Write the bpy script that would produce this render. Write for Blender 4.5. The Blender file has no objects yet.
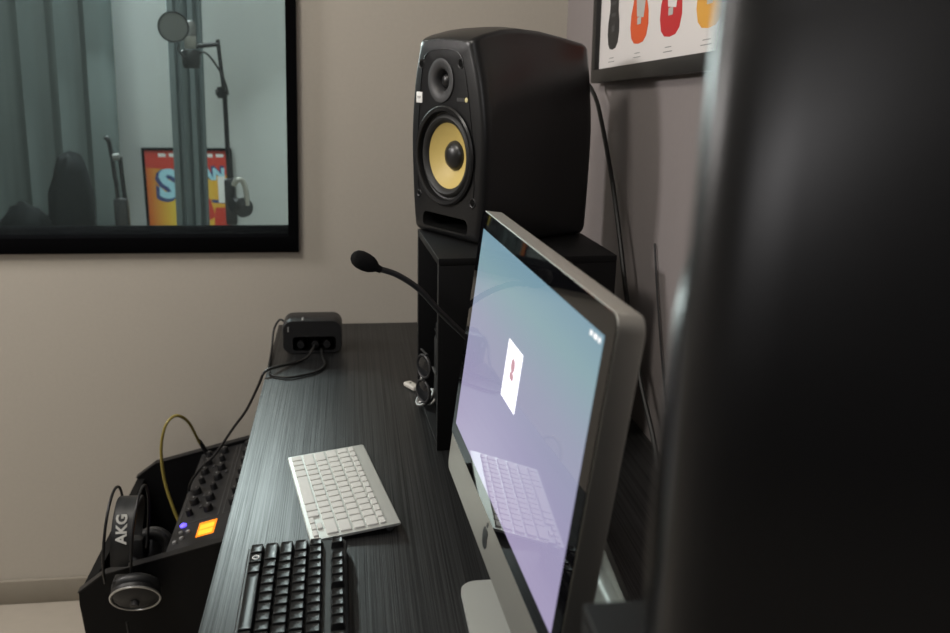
import bpy, bmesh, math, random
from mathutils import Vector, Matrix
random.seed(7)
PI = math.pi
C = bpy.context.scene.collection
Z0 = 0.742                                   # height of the desk top above the floor
V = Vector

# ------------------------------------------------------------------ materials
def mat(name, col, rough=0.5, metal=0.0, spec=0.5, bump=0.0, bscale=200.0, var=0.0, coat=0.0, emis=None, estr=0.0):
    m = bpy.data.materials.new(name); m.use_nodes = True
    nt = m.node_tree; b = nt.nodes['Principled BSDF']
    b.inputs['Base Color'].default_value = (*col, 1)
    b.inputs['Roughness'].default_value = rough
    b.inputs['Metallic'].default_value = metal
    b.inputs['Specular IOR Level'].default_value = spec
    b.inputs['Coat Weight'].default_value = coat
    if emis:
        b.inputs['Emission Color'].default_value = (*emis, 1); b.inputs['Emission Strength'].default_value = estr
    if bump or var:
        tc = nt.nodes.new('ShaderNodeTexCoord'); n = nt.nodes.new('ShaderNodeTexNoise')
        n.inputs['Scale'].default_value = bscale; n.inputs['Detail'].default_value = 4
        nt.links.new(tc.outputs['Object'], n.inputs['Vector'])
        if bump:
            bp = nt.nodes.new('ShaderNodeBump'); bp.inputs['Strength'].default_value = bump; bp.inputs['Distance'].default_value = 0.002
            nt.links.new(n.outputs['Fac'], bp.inputs['Height']); nt.links.new(bp.outputs['Normal'], b.inputs['Normal'])
        if var:
            mx = nt.nodes.new('ShaderNodeMix'); mx.data_type = 'RGBA'
            mx.inputs['A'].default_value = (*[c * (1 - var) for c in col], 1); mx.inputs['B'].default_value = (*[min(1, c * (1 + var)) for c in col], 1)
            nt.links.new(n.outputs['Fac'], mx.inputs['Factor']); nt.links.new(mx.outputs['Result'], b.inputs['Base Color'])
    return m

M = {}
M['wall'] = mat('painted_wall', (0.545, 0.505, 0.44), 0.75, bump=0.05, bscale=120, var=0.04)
M['wall_mauve'] = mat('darker_mauve_wall', (0.245, 0.218, 0.216), 0.75, bump=0.05, bscale=120, var=0.04)  # right wall colour, set darker and more mauve than the far wall
M['picture_frame'] = mat('charcoal_frame', (0.018, 0.017, 0.016), 0.5)
M['wall_dark'] = mat('reflection_killing_dark', (0.03, 0.03, 0.032), 0.95, spec=0.1, bump=0.2, bscale=60)  # dark finish added to the unseen back wall to keep reflections down
M['booth'] = mat('booth_wall_paint', (0.50, 0.52, 0.51), 0.8, bump=0.04, bscale=90, var=0.05)
M['ceiling'] = mat('ceiling_paint', (0.7, 0.69, 0.66), 0.9, bump=0.03, bscale=80)
M['floor'] = mat('floor_tile', (0.42, 0.38, 0.32), 0.45, bump=0.02, bscale=30, var=0.06)
M['base'] = mat('baseboard_tile', (0.30, 0.27, 0.22), 0.55, var=0.06, bscale=40)
M['black_metal'] = mat('black_metal', (0.010, 0.010, 0.011), 0.42, spec=0.4)
M['black_plastic'] = mat('black_plastic', (0.014, 0.014, 0.015), 0.45, bump=0.04, bscale=900)
M['frame_black'] = mat('frame_black', (0.004, 0.004, 0.0045), 0.8, spec=0.0)
M['cabinet'] = mat('satin_black_cabinet', (0.012, 0.012, 0.0127), 0.33, spec=0.34, bump=0.015, bscale=1500)
M['riser'] = mat('black_board', (0.005, 0.005, 0.0055), 0.55, spec=0.2, bump=0.03, bscale=300)
M['riser_edge'] = mat('worn_board_edge', (0.05, 0.05, 0.05), 0.5)
M['rubber'] = mat('black_rubber', (0.010, 0.010, 0.010), 0.55)
M['cone'] = mat('yellow_woven_cone', (0.62, 0.47, 0.15), 0.5, bump=0.12, bscale=700, var=0.08)
M['dome'] = mat('black_dome', (0.012, 0.012, 0.013), 0.35)
M['hole'] = mat('dark_recess', (0.003, 0.003, 0.003), 0.8, spec=0.1)
M['grill'] = mat('dark_grey_waveguide', (0.042, 0.042, 0.044), 0.5)
M['white'] = mat('white_print', (0.85, 0.85, 0.83), 0.5)
M['pale'] = mat('pale_yellow_marker', (0.75, 0.68, 0.35), 0.4)
M['grey_print'] = mat('grey_print', (0.30, 0.30, 0.30), 0.6)
M['dim_print'] = mat('dim_print', (0.07, 0.07, 0.07), 0.6)
M['alu'] = mat('brushed_aluminium', (0.56, 0.56, 0.52), 0.50, metal=1.0, bump=0.02, bscale=1200)
M['alu_satin'] = mat('satin_aluminium', (0.62, 0.64, 0.61), 0.45, metal=0.55)
M['glass_black'] = mat('black_glass', (0.004, 0.004, 0.005), 0.02, spec=0.5, coat=0.0)
M['logo'] = mat('black_logo', (0.01, 0.01, 0.01), 0.3)
M['keywhite'] = mat('white_keycap', (0.60, 0.60, 0.57), 0.5)
M['keyblack'] = mat('black_keycap', (0.006, 0.0063, 0.0066), 0.36, spec=0.34, bump=0.03, bscale=900)
M['keyblack_body'] = mat('black_keyboard_body', (0.010, 0.012, 0.0125), 0.45, bump=0.02, bscale=800)
M['keywell'] = mat('keyboard_well', (0.004, 0.004, 0.004), 0.6)
M['foam'] = mat('black_foam', (0.010, 0.010, 0.010), 0.95, spec=0.1, bump=0.5, bscale=600)
M['cable'] = mat('black_cable', (0.010, 0.010, 0.010), 0.5)
M['olive'] = mat('olive_yellow_cable', (0.30, 0.24, 0.055), 0.5)
M['silver'] = mat('silver_ring', (0.62, 0.62, 0.60), 0.32, metal=0.8)
M['leather'] = mat('black_leather', (0.020, 0.021, 0.022), 0.45, bump=0.15, bscale=500)
M['lcd'] = mat('lit_orange_display', (0.9, 0.3, 0.02), 0.3, emis=(1.0, 0.24, 0.008), estr=.95)
M['lcd_row'] = mat('lit_yellow_display_rows', (0.9, 0.5, 0.05), 0.3, emis=(1.0, 0.42, 0.015), estr=1.1)
M['led'] = mat('lit_blue_led', (0.1, 0.08, 0.9), 0.3, emis=(0.12, 0.08, 1.0), estr=2.2)
M['paper'] = mat('white_paper', (0.78, 0.75, 0.74), 0.35)
M['g_black'] = mat('print_black', (0.02, 0.02, 0.02), 0.5)
M['g_orange'] = mat('print_orange_red', (0.72, 0.10, 0.02), 0.5)
M['g_red'] = mat('print_red', (0.55, 0.02, 0.025), 0.5)
M['g_yellow'] = mat('print_amber', (0.75, 0.38, 0.06), 0.5)
M['g_silver'] = mat('print_silver', (0.5, 0.5, 0.48), 0.5)
M['g_brown'] = mat('print_brown', (0.16, 0.06, 0.02), 0.5)
M['p_red'] = mat('poster_red', (0.60, 0.05, 0.03), 0.5)
M['p_blue'] = mat('poster_sky_blue', (0.40, 0.72, 0.85), 0.5)
M['p_navy'] = mat('poster_navy', (0.05, 0.07, 0.20), 0.5)
M['curtain'] = mat('grey_teal_curtain', (0.155, 0.185, 0.19), 0.9, spec=0.1, bump=0.1, bscale=500)
M['curtain_grey'] = mat('grey_green_curtain', (0.105, 0.125, 0.122), 0.9, spec=0.1, bump=0.1, bscale=500)
M['bundle'] = mat('charcoal_cloth', (0.008, 0.0095, 0.010), 0.9, spec=0.1, bump=0.3, bscale=90)
M['mesh_grey'] = mat('grey_mesh', (0.16, 0.16, 0.155), 0.8)
M['mic_metal'] = mat('champagne_metal', (0.45, 0.44, 0.40), 0.4, metal=0.6)
M['lens'] = mat('dark_lens', (0.012, 0.013, 0.015), 0.10, spec=0.5)
M['ivory'] = mat('ivory_plastic', (0.62, 0.60, 0.54), 0.45)
M['foil'] = mat('crumpled_grey_wrap', (0.42, 0.42, 0.41), 0.35, metal=0.5)

def desk_wood():
    m = bpy.data.materials.new('black_oak_laminate'); m.use_nodes = True
    nt = m.node_tree; b = nt.nodes['Principled BSDF']; N = nt.nodes.new; L = nt.links.new
    tc = N('ShaderNodeTexCoord'); mp = N('ShaderNodeMapping'); mp.inputs['Scale'].default_value = (620, 2.2, 60)
    L(tc.outputs['Object'], mp.inputs['Vector'])
    n = N('ShaderNodeTexNoise'); n.inputs['Scale'].default_value = 1.0; n.inputs['Detail'].default_value = 5; n.inputs['Roughness'].default_value = 0.65
    L(mp.outputs['Vector'], n.inputs['Vector'])
    r = N('ShaderNodeValToRGB'); r.color_ramp.elements[0].position = 0.35; r.color_ramp.elements[0].color = (0.007, 0.0072, 0.0075, 1)
    r.color_ramp.elements[1].position = 0.72; r.color_ramp.elements[1].color = (0.024, 0.0245, 0.025, 1)
    L(n.outputs['Fac'], r.inputs['Fac']); L(r.outputs['Color'], b.inputs['Base Color'])
    bp = N('ShaderNodeBump'); bp.inputs['Strength'].default_value = 0.35; bp.inputs['Distance'].default_value = 0.0008
    L(n.outputs['Fac'], bp.inputs['Height']); L(bp.outputs['Normal'], b.inputs['Normal'])
    r2 = N('ShaderNodeValToRGB'); r2.color_ramp.elements[0].position = 0.36; r2.color_ramp.elements[0].color = (0.14, 0.14, 0.14, 1)
    r2.color_ramp.elements[1].position = 0.66; r2.color_ramp.elements[1].color = (0.46, 0.46, 0.46, 1)
    L(n.outputs['Fac'], r2.inputs['Fac']); L(r2.outputs['Color'], b.inputs['Specular IOR Level'])
    b.inputs['Roughness'].default_value = 0.40
    return m
M['desk'] = desk_wood()

def pane_mat():
    m = bpy.data.materials.new('window_glass'); m.use_nodes = True
    nt = m.node_tree; nt.nodes.clear(); N = nt.nodes.new; L = nt.links.new
    o = N('ShaderNodeOutputMaterial'); t = N('ShaderNodeBsdfTransparent'); t.inputs['Color'].default_value = (0.93, 0.96, 0.955, 1)
    g = N('ShaderNodeBsdfGlossy'); g.inputs['Roughness'].default_value = 0.03
    d = N('ShaderNodeBsdfDiffuse'); d.inputs['Color'].default_value = (0.6, 0.64, 0.64, 1)
    f = N('ShaderNodeFresnel'); f.inputs['IOR'].default_value = 1.45
    m1 = N('ShaderNodeMixShader'); m1.inputs['Fac'].default_value = 0.014
    m2 = N('ShaderNodeMixShader')
    L(t.outputs[0], m1.inputs[1]); L(d.outputs[0], m1.inputs[2])
    L(f.outputs[0], m2.inputs['Fac']); L(m1.outputs[0], m2.inputs[1]); L(g.outputs[0], m2.inputs[2]); L(m2.outputs[0], o.inputs[0])
    return m
M['pane'] = pane_mat()

def ramp_mat(name, axis, stops, rough=0.5, emit=0.0, axis2=None, stops2=None):
    """design colour that runs along one (or two) of the object's own axes"""
    m = bpy.data.materials.new(name); m.use_nodes = True
    nt = m.node_tree; b = nt.nodes['Principled BSDF']; N = nt.nodes.new; L = nt.links.new
    tc = N('ShaderNodeTexCoord'); s = N('ShaderNodeSeparateXYZ'); L(tc.outputs['Generated'], s.inputs[0])
    def rmp(ax, st):
        r = N('ShaderNodeValToRGB'); e = r.color_ramp.elements
        while len(e) < len(st): e.new(0.5)
        for k, (p, c) in enumerate(st): e[k].position = p; e[k].color = (*c, 1)
        L(s.outputs[ax], r.inputs['Fac']); return r.outputs['Color']
    col = rmp(axis, stops)
    if stops2:
        mx = N('ShaderNodeMix'); mx.data_type = 'RGBA'; mx.blend_type = 'MULTIPLY'; mx.inputs['Factor'].default_value = 1
        L(col, mx.inputs['A']); L(rmp(axis2, stops2), mx.inputs['B']); col = mx.outputs['Result']
    if emit:
        b.inputs['Base Color'].default_value = (0.01, 0.01, 0.012, 1)
        L(col, b.inputs['Emission Color']); b.inputs['Emission Strength'].default_value = emit
    else: L(col, b.inputs['Base Color'])
    b.inputs['Roughness'].default_value = rough
    return m
M['p_field'] = ramp_mat('poster_orange_yellow', 'X', [(0.0, (0.62, 0.12, 0.02)), (0.30, (0.80, 0.55, 0.06)), (0.55, (0.85, 0.62, 0.08)), (1.0, (0.75, 0.33, 0.03))])
M['screen'] = ramp_mat('lit_wallpaper', 'Y', [(0.0, (0.50, 0.43, 0.66)), (0.35, (0.45, 0.42, 0.64)), (0.62, (0.40, 0.44, 0.60)), (0.85, (0.31, 0.49, 0.55)), (1.0, (0.25, 0.43, 0.54))], 0.03, 0.68)
M['card'] = mat('lit_white_window', (0.05, 0.05, 0.05), 0.03, emis=(0.95, 0.94, 1.0), estr=1.5)
M['icon_lit'] = mat('lit_portrait_icon', (0.05, 0.05, 0.05), 0.03, emis=(0.55, 0.30, 0.36), estr=0.9)
M['menu_lit'] = mat('lit_menu_glyph', (0.05, 0.05, 0.05), 0.03, emis=(1, 1, 1), estr=1.0)

# ------------------------------------------------------------------ mesh builder
def frame(o, x, y, z):
    m = Matrix.Identity(4)
    for k, c in enumerate((x, y, z)):
        for r in range(3): m[r][k] = c[r]
    for r in range(3): m[r][3] = o[r]
    return m
def smooth_path(pts, n=6):
    p = [V(q) for q in pts]
    if len(p) < 3: return p
    out = []
    for i in range(len(p) - 1):
        a = p[i - 1] if i else p[0] * 2 - p[1]; b, c = p[i], p[i + 1]; d = p[i + 2] if i + 2 < len(p) else p[-1] * 2 - p[-2]
        for k in range(n):
            t = k / n
            out.append(0.5 * ((2 * b) + (c - a) * t + (2 * a - 5 * b + 4 * c - d) * t * t + (3 * b - a - 3 * c + d) * t ** 3))
    out.append(p[-1]); return out
def rrect(x0, y0, x1, y1, r, n=5):
    out = []
    for cx, cy, a0 in ((x1 - r, y1 - r, 0), (x0 + r, y1 - r, 90), (x0 + r, y0 + r, 180), (x1 - r, y0 + r, 270)):
        for k in range(n + 1):
            a = math.radians(a0 + 90 * k / n); out.append((cx + r * math.cos(a), cy + r * math.sin(a)))
    return out
def circ(cx, cy, r, n=32): return [(cx + r * math.cos(2 * PI * k / n), cy + r * math.sin(2 * PI * k / n)) for k in range(n)]

class MB:
    def __init__(s, T=None): s.bm = bmesh.new(); s.T = T or Matrix.Identity(4)
    def v(s, p): return s.bm.verts.new(s.T @ V(p))
    def f(s, vs, mi=0):
        try: fc = s.bm.faces.new(vs)
        except ValueError: return None
        fc.material_index = mi; fc.smooth = True; return fc
    def box(s, lo, hi, bev=0.0, mi=0, seg=2, X=None):
        t = bmesh.new(); lo, hi = V(lo), V(hi)
        bmesh.ops.create_cube(t, size=1)
        for q in t.verts: q.co = V([(lo[i] + hi[i]) / 2 + q.co[i] * (hi[i] - lo[i]) for i in range(3)])
        if bev: bmesh.ops.bevel(t, geom=list(t.edges), offset=bev, segments=seg, profile=0.5, affect='EDGES')
        s._take(t, mi, X)
    def _take(s, t, mi, X=None):
        mp = {}; X = X or Matrix.Identity(4)
        for q in t.verts: mp[q] = s.v(X @ q.co)
        for fc in t.faces: s.f([mp[q] for q in fc.verts], mi)
        t.free()
    def loft(s, rings, mi=0, cap0=True, cap1=True, closed=True):
        R = [[s.v(p) for p in r] for r in rings]; n = len(R[0])
        for a, b in zip(R, R[1:]):
            for k in range(n if closed else n - 1): s.f([a[k], a[(k + 1) % n], b[(k + 1) % n], b[k]], mi)
        if cap0: s.f(R[0][::-1], mi)
        if cap1: s.f(R[-1], mi)
        return R
    def prism(s, o2, z0, z1, mi=0, X=None, bev=0.0):
        """outline in local XY, from z0 to z1"""
        X = X or Matrix.Identity(4)
        s.loft([[X @ V((x, y, z0)) for x, y in o2], [X @ V((x, y, z1)) for x, y in o2]], mi)
    def lathe(s, prof, o, ax, n=32, mi=0, ref=None):
        """prof: (radius, distance along ax)"""
        o, ax = V(o), V(ax).normalized(); u = ax.orthogonal().normalized(); w = ax.cross(u)
        rings = []
        for r, h in prof:
            rr = max(r, 1e-5); rings.append([o + ax * h + (u * math.cos(2 * PI * k / n) + w * math.sin(2 * PI * k / n)) * rr for k in range(n)])
        s.loft(rings, mi, prof[0][0] < 1e-4 or True if prof[0][0] < 2e-4 else False, prof[-1][0] < 2e-4)
    def cyl(s, a, b, r, r2=None, n=16, mi=0):
        a, b = V(a), V(b); ax = (b - a); L = ax.length; ax.normalize(); u = ax.orthogonal().normalized(); w = ax.cross(u); r2 = r if r2 is None else r2
        s.loft([[q + (u * math.cos(2 * PI * k / n) + w * math.sin(2 * PI * k / n)) * rr for k in range(n)] for q, rr in ((a, r), (b, r2))], mi)
    def tube(s, pts, r, n=8, mi=0, sm=6, closed=False):
        p = smooth_path(pts, sm) if sm else [V(q) for q in pts]
        rings = []; u = None
        for i, q in enumerate(p):
            d = (p[min(i + 1, len(p) - 1)] - p[max(i - 1, 0)])
            if d.length < 1e-9: continue
            d.normalize()
            u = d.orthogonal().normalized() if u is None else (u - d * u.dot(d)).normalized()
            w = d.cross(u); rr = r[min(i * len(r) // len(p), len(r) - 1)] if isinstance(r, (list, tuple)) else r
            rings.append([q + (u * math.cos(2 * PI * k / n) + w * math.sin(2 * PI * k / n)) * rr for k in range(n)])
        s.loft(rings, mi)
    def torus(s, o, ax, R, r, n=40, m=8, mi=0, ry=None, a0=0.0, a1=2 * PI, u=None):
        o, ax = V(o), V(ax).normalized(); u = V(u) if u else ax.orthogonal().normalized(); w = ax.cross(u); ry = ry or R
        full = abs(a1 - a0 - 2 * PI) < 1e-6; cnt = n if full else n + 1; rings = []
        for i in range(cnt):
            t = a0 + (a1 - a0) * i / n
            d = u * math.cos(t) + w * math.sin(t); q = o + u * math.cos(t) * R + w * math.sin(t) * ry
            rings.append([q + (d * math.cos(2 * PI * k / m) + ax * math.sin(2 * PI * k / m)) * r for k in range(m)])
        if full: rings.append(rings[0])
        s.loft(rings, mi, not full, not full)
    def plate(s, loops, z=0.0, mi=0, X=None):
        """flat face with holes: loops[0] outer, others holes"""
        X = X or Matrix.Identity(4); es = []
        for lp in loops:
            vs = [s.v(X @ V((x, y, z))) for x, y in lp]
            for k in range(len(vs)): es.append(s.bm.edges.new((vs[k], vs[(k + 1) % len(vs)])))
        r = bmesh.ops.triangle_fill(s.bm, use_beauty=True, use_dissolve=False, edges=es)
        for g in r['geom']:
            if isinstance(g, bmesh.types.BMFace): g.material_index = mi; g.smooth = True
    def text(s, txt, size, X, depth=0.0, mi=0, align='CENTER', squeeze=1.0, bold=0.0):
        cu = bpy.data.curves.new('t', 'FONT'); cu.body = txt; cu.size = size; cu.align_x = align; cu.align_y = 'CENTER'; cu.extrude = depth; cu.offset = bold; cu.resolution_u = 3
        ob = bpy.data.objects.new('t', cu); C.objects.link(ob)
        bpy.context.view_layer.update()
        me = ob.evaluated_get(bpy.context.evaluated_depsgraph_get()).to_mesh()
        vs = [s.v(X @ V((q.co.x * squeeze, q.co.y, q.co.z))) for q in me.vertices]
        for p in me.polygons: s.f([vs[k] for k in p.vertices], mi)
        ob.to_mesh_clear(); bpy.data.objects.remove(ob); bpy.data.curves.remove(cu)
    def build(s, name, mats, parent=None, sharp=40, merge=True):
        bm = s.bm
        if merge: bmesh.ops.remove_doubles(bm, verts=bm.verts, dist=1e-6)
        bmesh.ops.recalc_face_normals(bm, faces=bm.faces)
        if parent is not None:
            inv = world(parent).inverted(); bm.transform(inv)
        me = bpy.data.meshes.new(name); bm.to_mesh(me); bm.free()
        for m in (mats if isinstance(mats, (list, tuple)) else [mats]): me.materials.append(M[m] if isinstance(m, str) else m)
        me.set_sharp_from_angle(angle=math.radians(sharp))
        o = bpy.data.objects.new(name, me); C.objects.link(o)
        if parent is not None: o.parent = parent
        return o
def world(o):
    m = o.matrix_basis.copy()
    while o.parent is not None: o = o.parent; m = o.matrix_basis @ m
    return m
def tag(o, label, cat, group=None):
    o['label'] = label; o['category'] = cat
    if group: o['group'] = group
    return o
def thing(name, label, cat, loc, rz=0.0, group=None):
    o = bpy.data.objects.new(name, None); C.objects.link(o); o.empty_display_size = 0.05
    o.location = loc; o.rotation_euler = (0, 0, rz); return tag(o, label, cat, group)
def centred(o):
    """give a one-mesh thing an origin at its base"""
    me = o.data; n = len(me.vertices)
    c = V((sum(v.co.x for v in me.vertices) / n, sum(v.co.y for v in me.vertices) / n, min(v.co.z for v in me.vertices)))
    me.transform(Matrix.Translation(-c)); o.location = c; return o
def struct(o): o['kind'] = 'structure'; return o
def D(x, y, z=0.0): return V((x, y, z + Z0))       # point given from the desk top up

# ------------------------------------------------------------------ the setting
XL, XR, YB, YF, ZC = -3.0, 0.521, -2.5, 2.2, 2.72
BY = 3.62                                                     # booth rear wall
b = MB(); b.box((XL - .15, YB - .15, -.1), (XR + .15, BY + .1, 0)); struct(b.build('floor', 'floor'))
b = MB(); b.box((XL - .15, YB - .15, ZC), (XR + .15, BY + .1, ZC + .1)); struct(b.build('ceiling', 'ceiling'))
wx0, wx1, wz0, wz1 = -2.2, -0.133, 0.192 + Z0, 2.05
b = MB(); T = .15
b.box((XL, YF, 0), (XR, YF + T, wz0)); b.box((XL, YF, wz1), (XR, YF + T, ZC)); b.box((XL, YF, wz0), (wx0, YF + T, wz1)); SK = .021
b.loft([[V((wx1, y, wz0)), V((XR, y, wz0)), V((XR, y, wz1)), V((wx1 + SK * (wz1 - wz0), y, wz1))] for y in (YF, YF + T)])
struct(b.build('wall_far', 'wall'))
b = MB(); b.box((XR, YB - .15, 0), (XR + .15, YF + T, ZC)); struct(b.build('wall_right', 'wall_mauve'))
b = MB(); b.box((XL - .15, YB - .15, 0), (XL, YF + T, ZC)); struct(b.build('wall_left', 'wall'))
b = MB(); b.box((XL, YB - .15, 0), (XR, YB, ZC)); struct(b.build('wall_back', 'wall_dark'))
b = MB(); b.box((XL - .15, BY, 0), (XR + .15, BY + .1, ZC)); struct(b.build('wall_booth_rear', 'booth'))
b = MB(); b.box((XR, YF + T, 0), (XR + .15, BY, ZC)); struct(b.build('wall_booth_right', 'booth'))
b = MB(); b.box((XL - .15, YF + T, 0), (XL, BY, ZC)); struct(b.build('wall_booth_left', 'booth'))
b = MB(); b.box((XL, YF - .012, 0), (XR, YF, .067), .002); struct(b.build('baseboard_far', 'base'))
b = MB(); b.box((XR - .012, YB, 0), (XR, YF - .012, .067), .002); struct(b.build('baseboard_right', 'base'))

# window to the booth: black frame, sill in the reveal, two panes
win = bpy.data.objects.new('window_1', None); C.objects.link(win); win.location = (-1.2, YF, wz0); struct(win)
b = MB()
fx0, fx1, fz0, fz1 = wx0 - .03, -0.126, 0.186 + Z0, wz1 + .02
b.loft([[V((fx1 - .024, y, fz0)), V((fx1, y, fz0)), V((fx1 + SK * (fz1 - fz0), y, fz1)), V((fx1 - .024 + SK * (fz1 - fz0), y, fz1))] for y in (YF - .014, YF + .03)])
b.loft([[V((wx1 - .016, y, wz0)), V((wx1, y, wz0)), V((wx1 + SK * (wz1 - wz0), y, wz1)), V((wx1 - .016 + SK * (wz1 - wz0), y, wz1))] for y in (YF + .03, YF + T + .01)])
for lo, hi in (((fx0, YF - .014, fz0), (fx0 + .03, YF + .03, fz1)),
               ((fx0, YF - .0141, fz0), (fx1, YF + .03, fz0 + .038)), ((fx0, YF - .0141, fz1 - .03), (fx1 + .022, YF + .03, fz1))):
    b.box(lo, hi, .002)
for lo, hi in (((wx0, YF + .03, wz0), (wx0 + .02, YF + T + .01, wz1)),
               ((wx0, YF + .03, wz0), (wx1, YF + T + .01, wz0 + .0312)), ((wx0, YF + .03, wz1 - .02), (wx1 + .02, YF + T + .01, wz1))):
    b.box(lo, hi, .001)
b.build('window_frame', 'frame_black', win)
for y in (YF + .034, YF + .128):
    b = MB(); b.loft([[V((wx0 + .01, q, wz0 + .02)), V((wx1 - .008, q, wz0 + .02)), V((wx1 - .008 + SK * (wz1 - wz0), q, wz1 - .01)), V((wx0 + .01, q, wz1 - .01))] for q in (y, y + .004)]); b.build('pane', 'pane', win)

# ------------------------------------------------------------------ desk
desk = thing('desk', 'long black wood grain desk running along the right hand wall to the window wall', 'desk', (0.17, 1.1, 0))
dx0, dx1, dy0, dy1 = -0.1818, 0.519, -0.15, 2.197
b = MB(); b.box((dx0, dy0, Z0 - .03), (dx1, dy1, Z0), .0015); b.build('desktop', 'desk', desk)
for y in (dy0 + .02, dy1 - .06):
    b = MB(); b.box((dx0 + .09, y, 0), (dx1 - .03, y + .025, Z0 - .03), .001); b.build('side_panel', 'desk', desk)
b = MB(); b.box((.42, dy0 + .045, .25), (.44, dy1 - .06, Z0 - .03), .001); b.build('back_panel', 'desk', desk)

# ------------------------------------------------------------------ speaker risers (open-fronted black boxes)
def riser(label, corner, ang, w, l, h):
    """corner: front near corner; w towards the wall, l along the desk"""
    t = thing('speaker_riser', label, 'speaker stand', D(corner[0], corner[1]), ang, 'open black box risers under the monitors')
    X = world(t); k = .012
    for nm, lo, hi in (('side_board', (0, 0, 0), (w, k, h - k)), ('side_board', (0, l - k, 0), (w, l, h - k)), ('top_board', (0, 0, h - k), (w, l, h)),
                       ('bottom_board', (0, k, 0), (w, l - k, k)), ('back_board', (w - k, k, k), (w, l - k, h - k))):
        m = MB(X); m.box(lo, hi, .0008)
        e = m.build(nm, ['riser', 'riser_edge'], t)
        for p in e.data.polygons:                               # the raw front edge of each board is worn lighter
            if abs(p.normal.x) > .6 and abs(p.normal.x) < .99: p.material_index = 1
    return t
RH = .334
riser('open fronted black box riser under the yellow coned monitor, odds and ends in its mouth', (.139, 1.404), .0485, .300, .273, RH)
riser('open black box riser in the near corner under the blurred monitor', (.130, .176), 0.0, .300, .268, RH)

# ------------------------------------------------------------------ studio monitors
def half_w(v):
    pts = [(0, .1005), (.06, .109), (.18, .1155), (.26, .104), (.30, .093), (.338, .077), (.37, .07)]
    for (a, x), (c, y) in zip(pts, pts[1:]):
        if v <= c: t = (v - a) / (c - a); t = max(0, t); return x + (y - x) * t
    return pts[-1][1]
def cen(v): return .1005 - .006 * max(0, (v - .2) / .14)
def hw_s(v): return sum(half_w(max(0, v + d)) for d in (-.03, -.015, 0, .015, .03)) / 5
def section(d, inset, H, flat, r, n=6):
    """closed ring (x, d, z) around the cabinet at depth d"""
    pts = []
    nz = 14
    zs = [r + (H - 2 * r) * k / nz for k in range(nz + 1)]
    def xw(z):
        f = hw_s(z * .338 / H); return (f * (1 - flat) + .107 * flat)
    right = [(cen(z) + xw(z) - inset, z) for z in zs]; left = [(cen(z) - xw(z) + inset, z) for z in zs[::-1]]
    tr, tl = right[-1], left[0]; br, bl = right[0], left[-1]; ri = r
    def corner(cx, cz, a0): return [(cx + ri * math.cos(math.radians(a0 + 90 * k / n)), cz + (ri - 0) * math.sin(math.radians(a0 + 90 * k / n))) for k in range(1, n)]
    top_z, bot_z = H - inset * .25, inset
    def zc(z): return min(max(z, bot_z + ri), top_z - ri)
    right = [(x, zc(z)) for x, z in right]; left = [(x, zc(z)) for x, z in left]
    o = right + corner(right[-1][0] - ri, top_z - ri, 0) + [(right[-1][0] - ri, top_z)]
    cx = (right[-1][0] + left[0][0]) / 2; hwid = (right[-1][0] - left[0][0]) / 2 - ri
    o += [(cx + hwid * (1 - 2 * k / 6), top_z + .004 * (1 - (1 - 2 * k / 6) ** 2)) for k in range(1, 6)]
    o += [(left[0][0] + ri, top_z)] + corner(left[0][0] + ri, top_z - ri, 90) + left + corner(left[-1][0] + ri, bot_z + ri, 180) + [(left[-1][0] + ri, bot_z), (right[0][0] - ri, bot_z)] + corner(right[0][0] - ri, bot_z + ri, 270)
    return [V((x, d, z)) for x, z in o]

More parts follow.
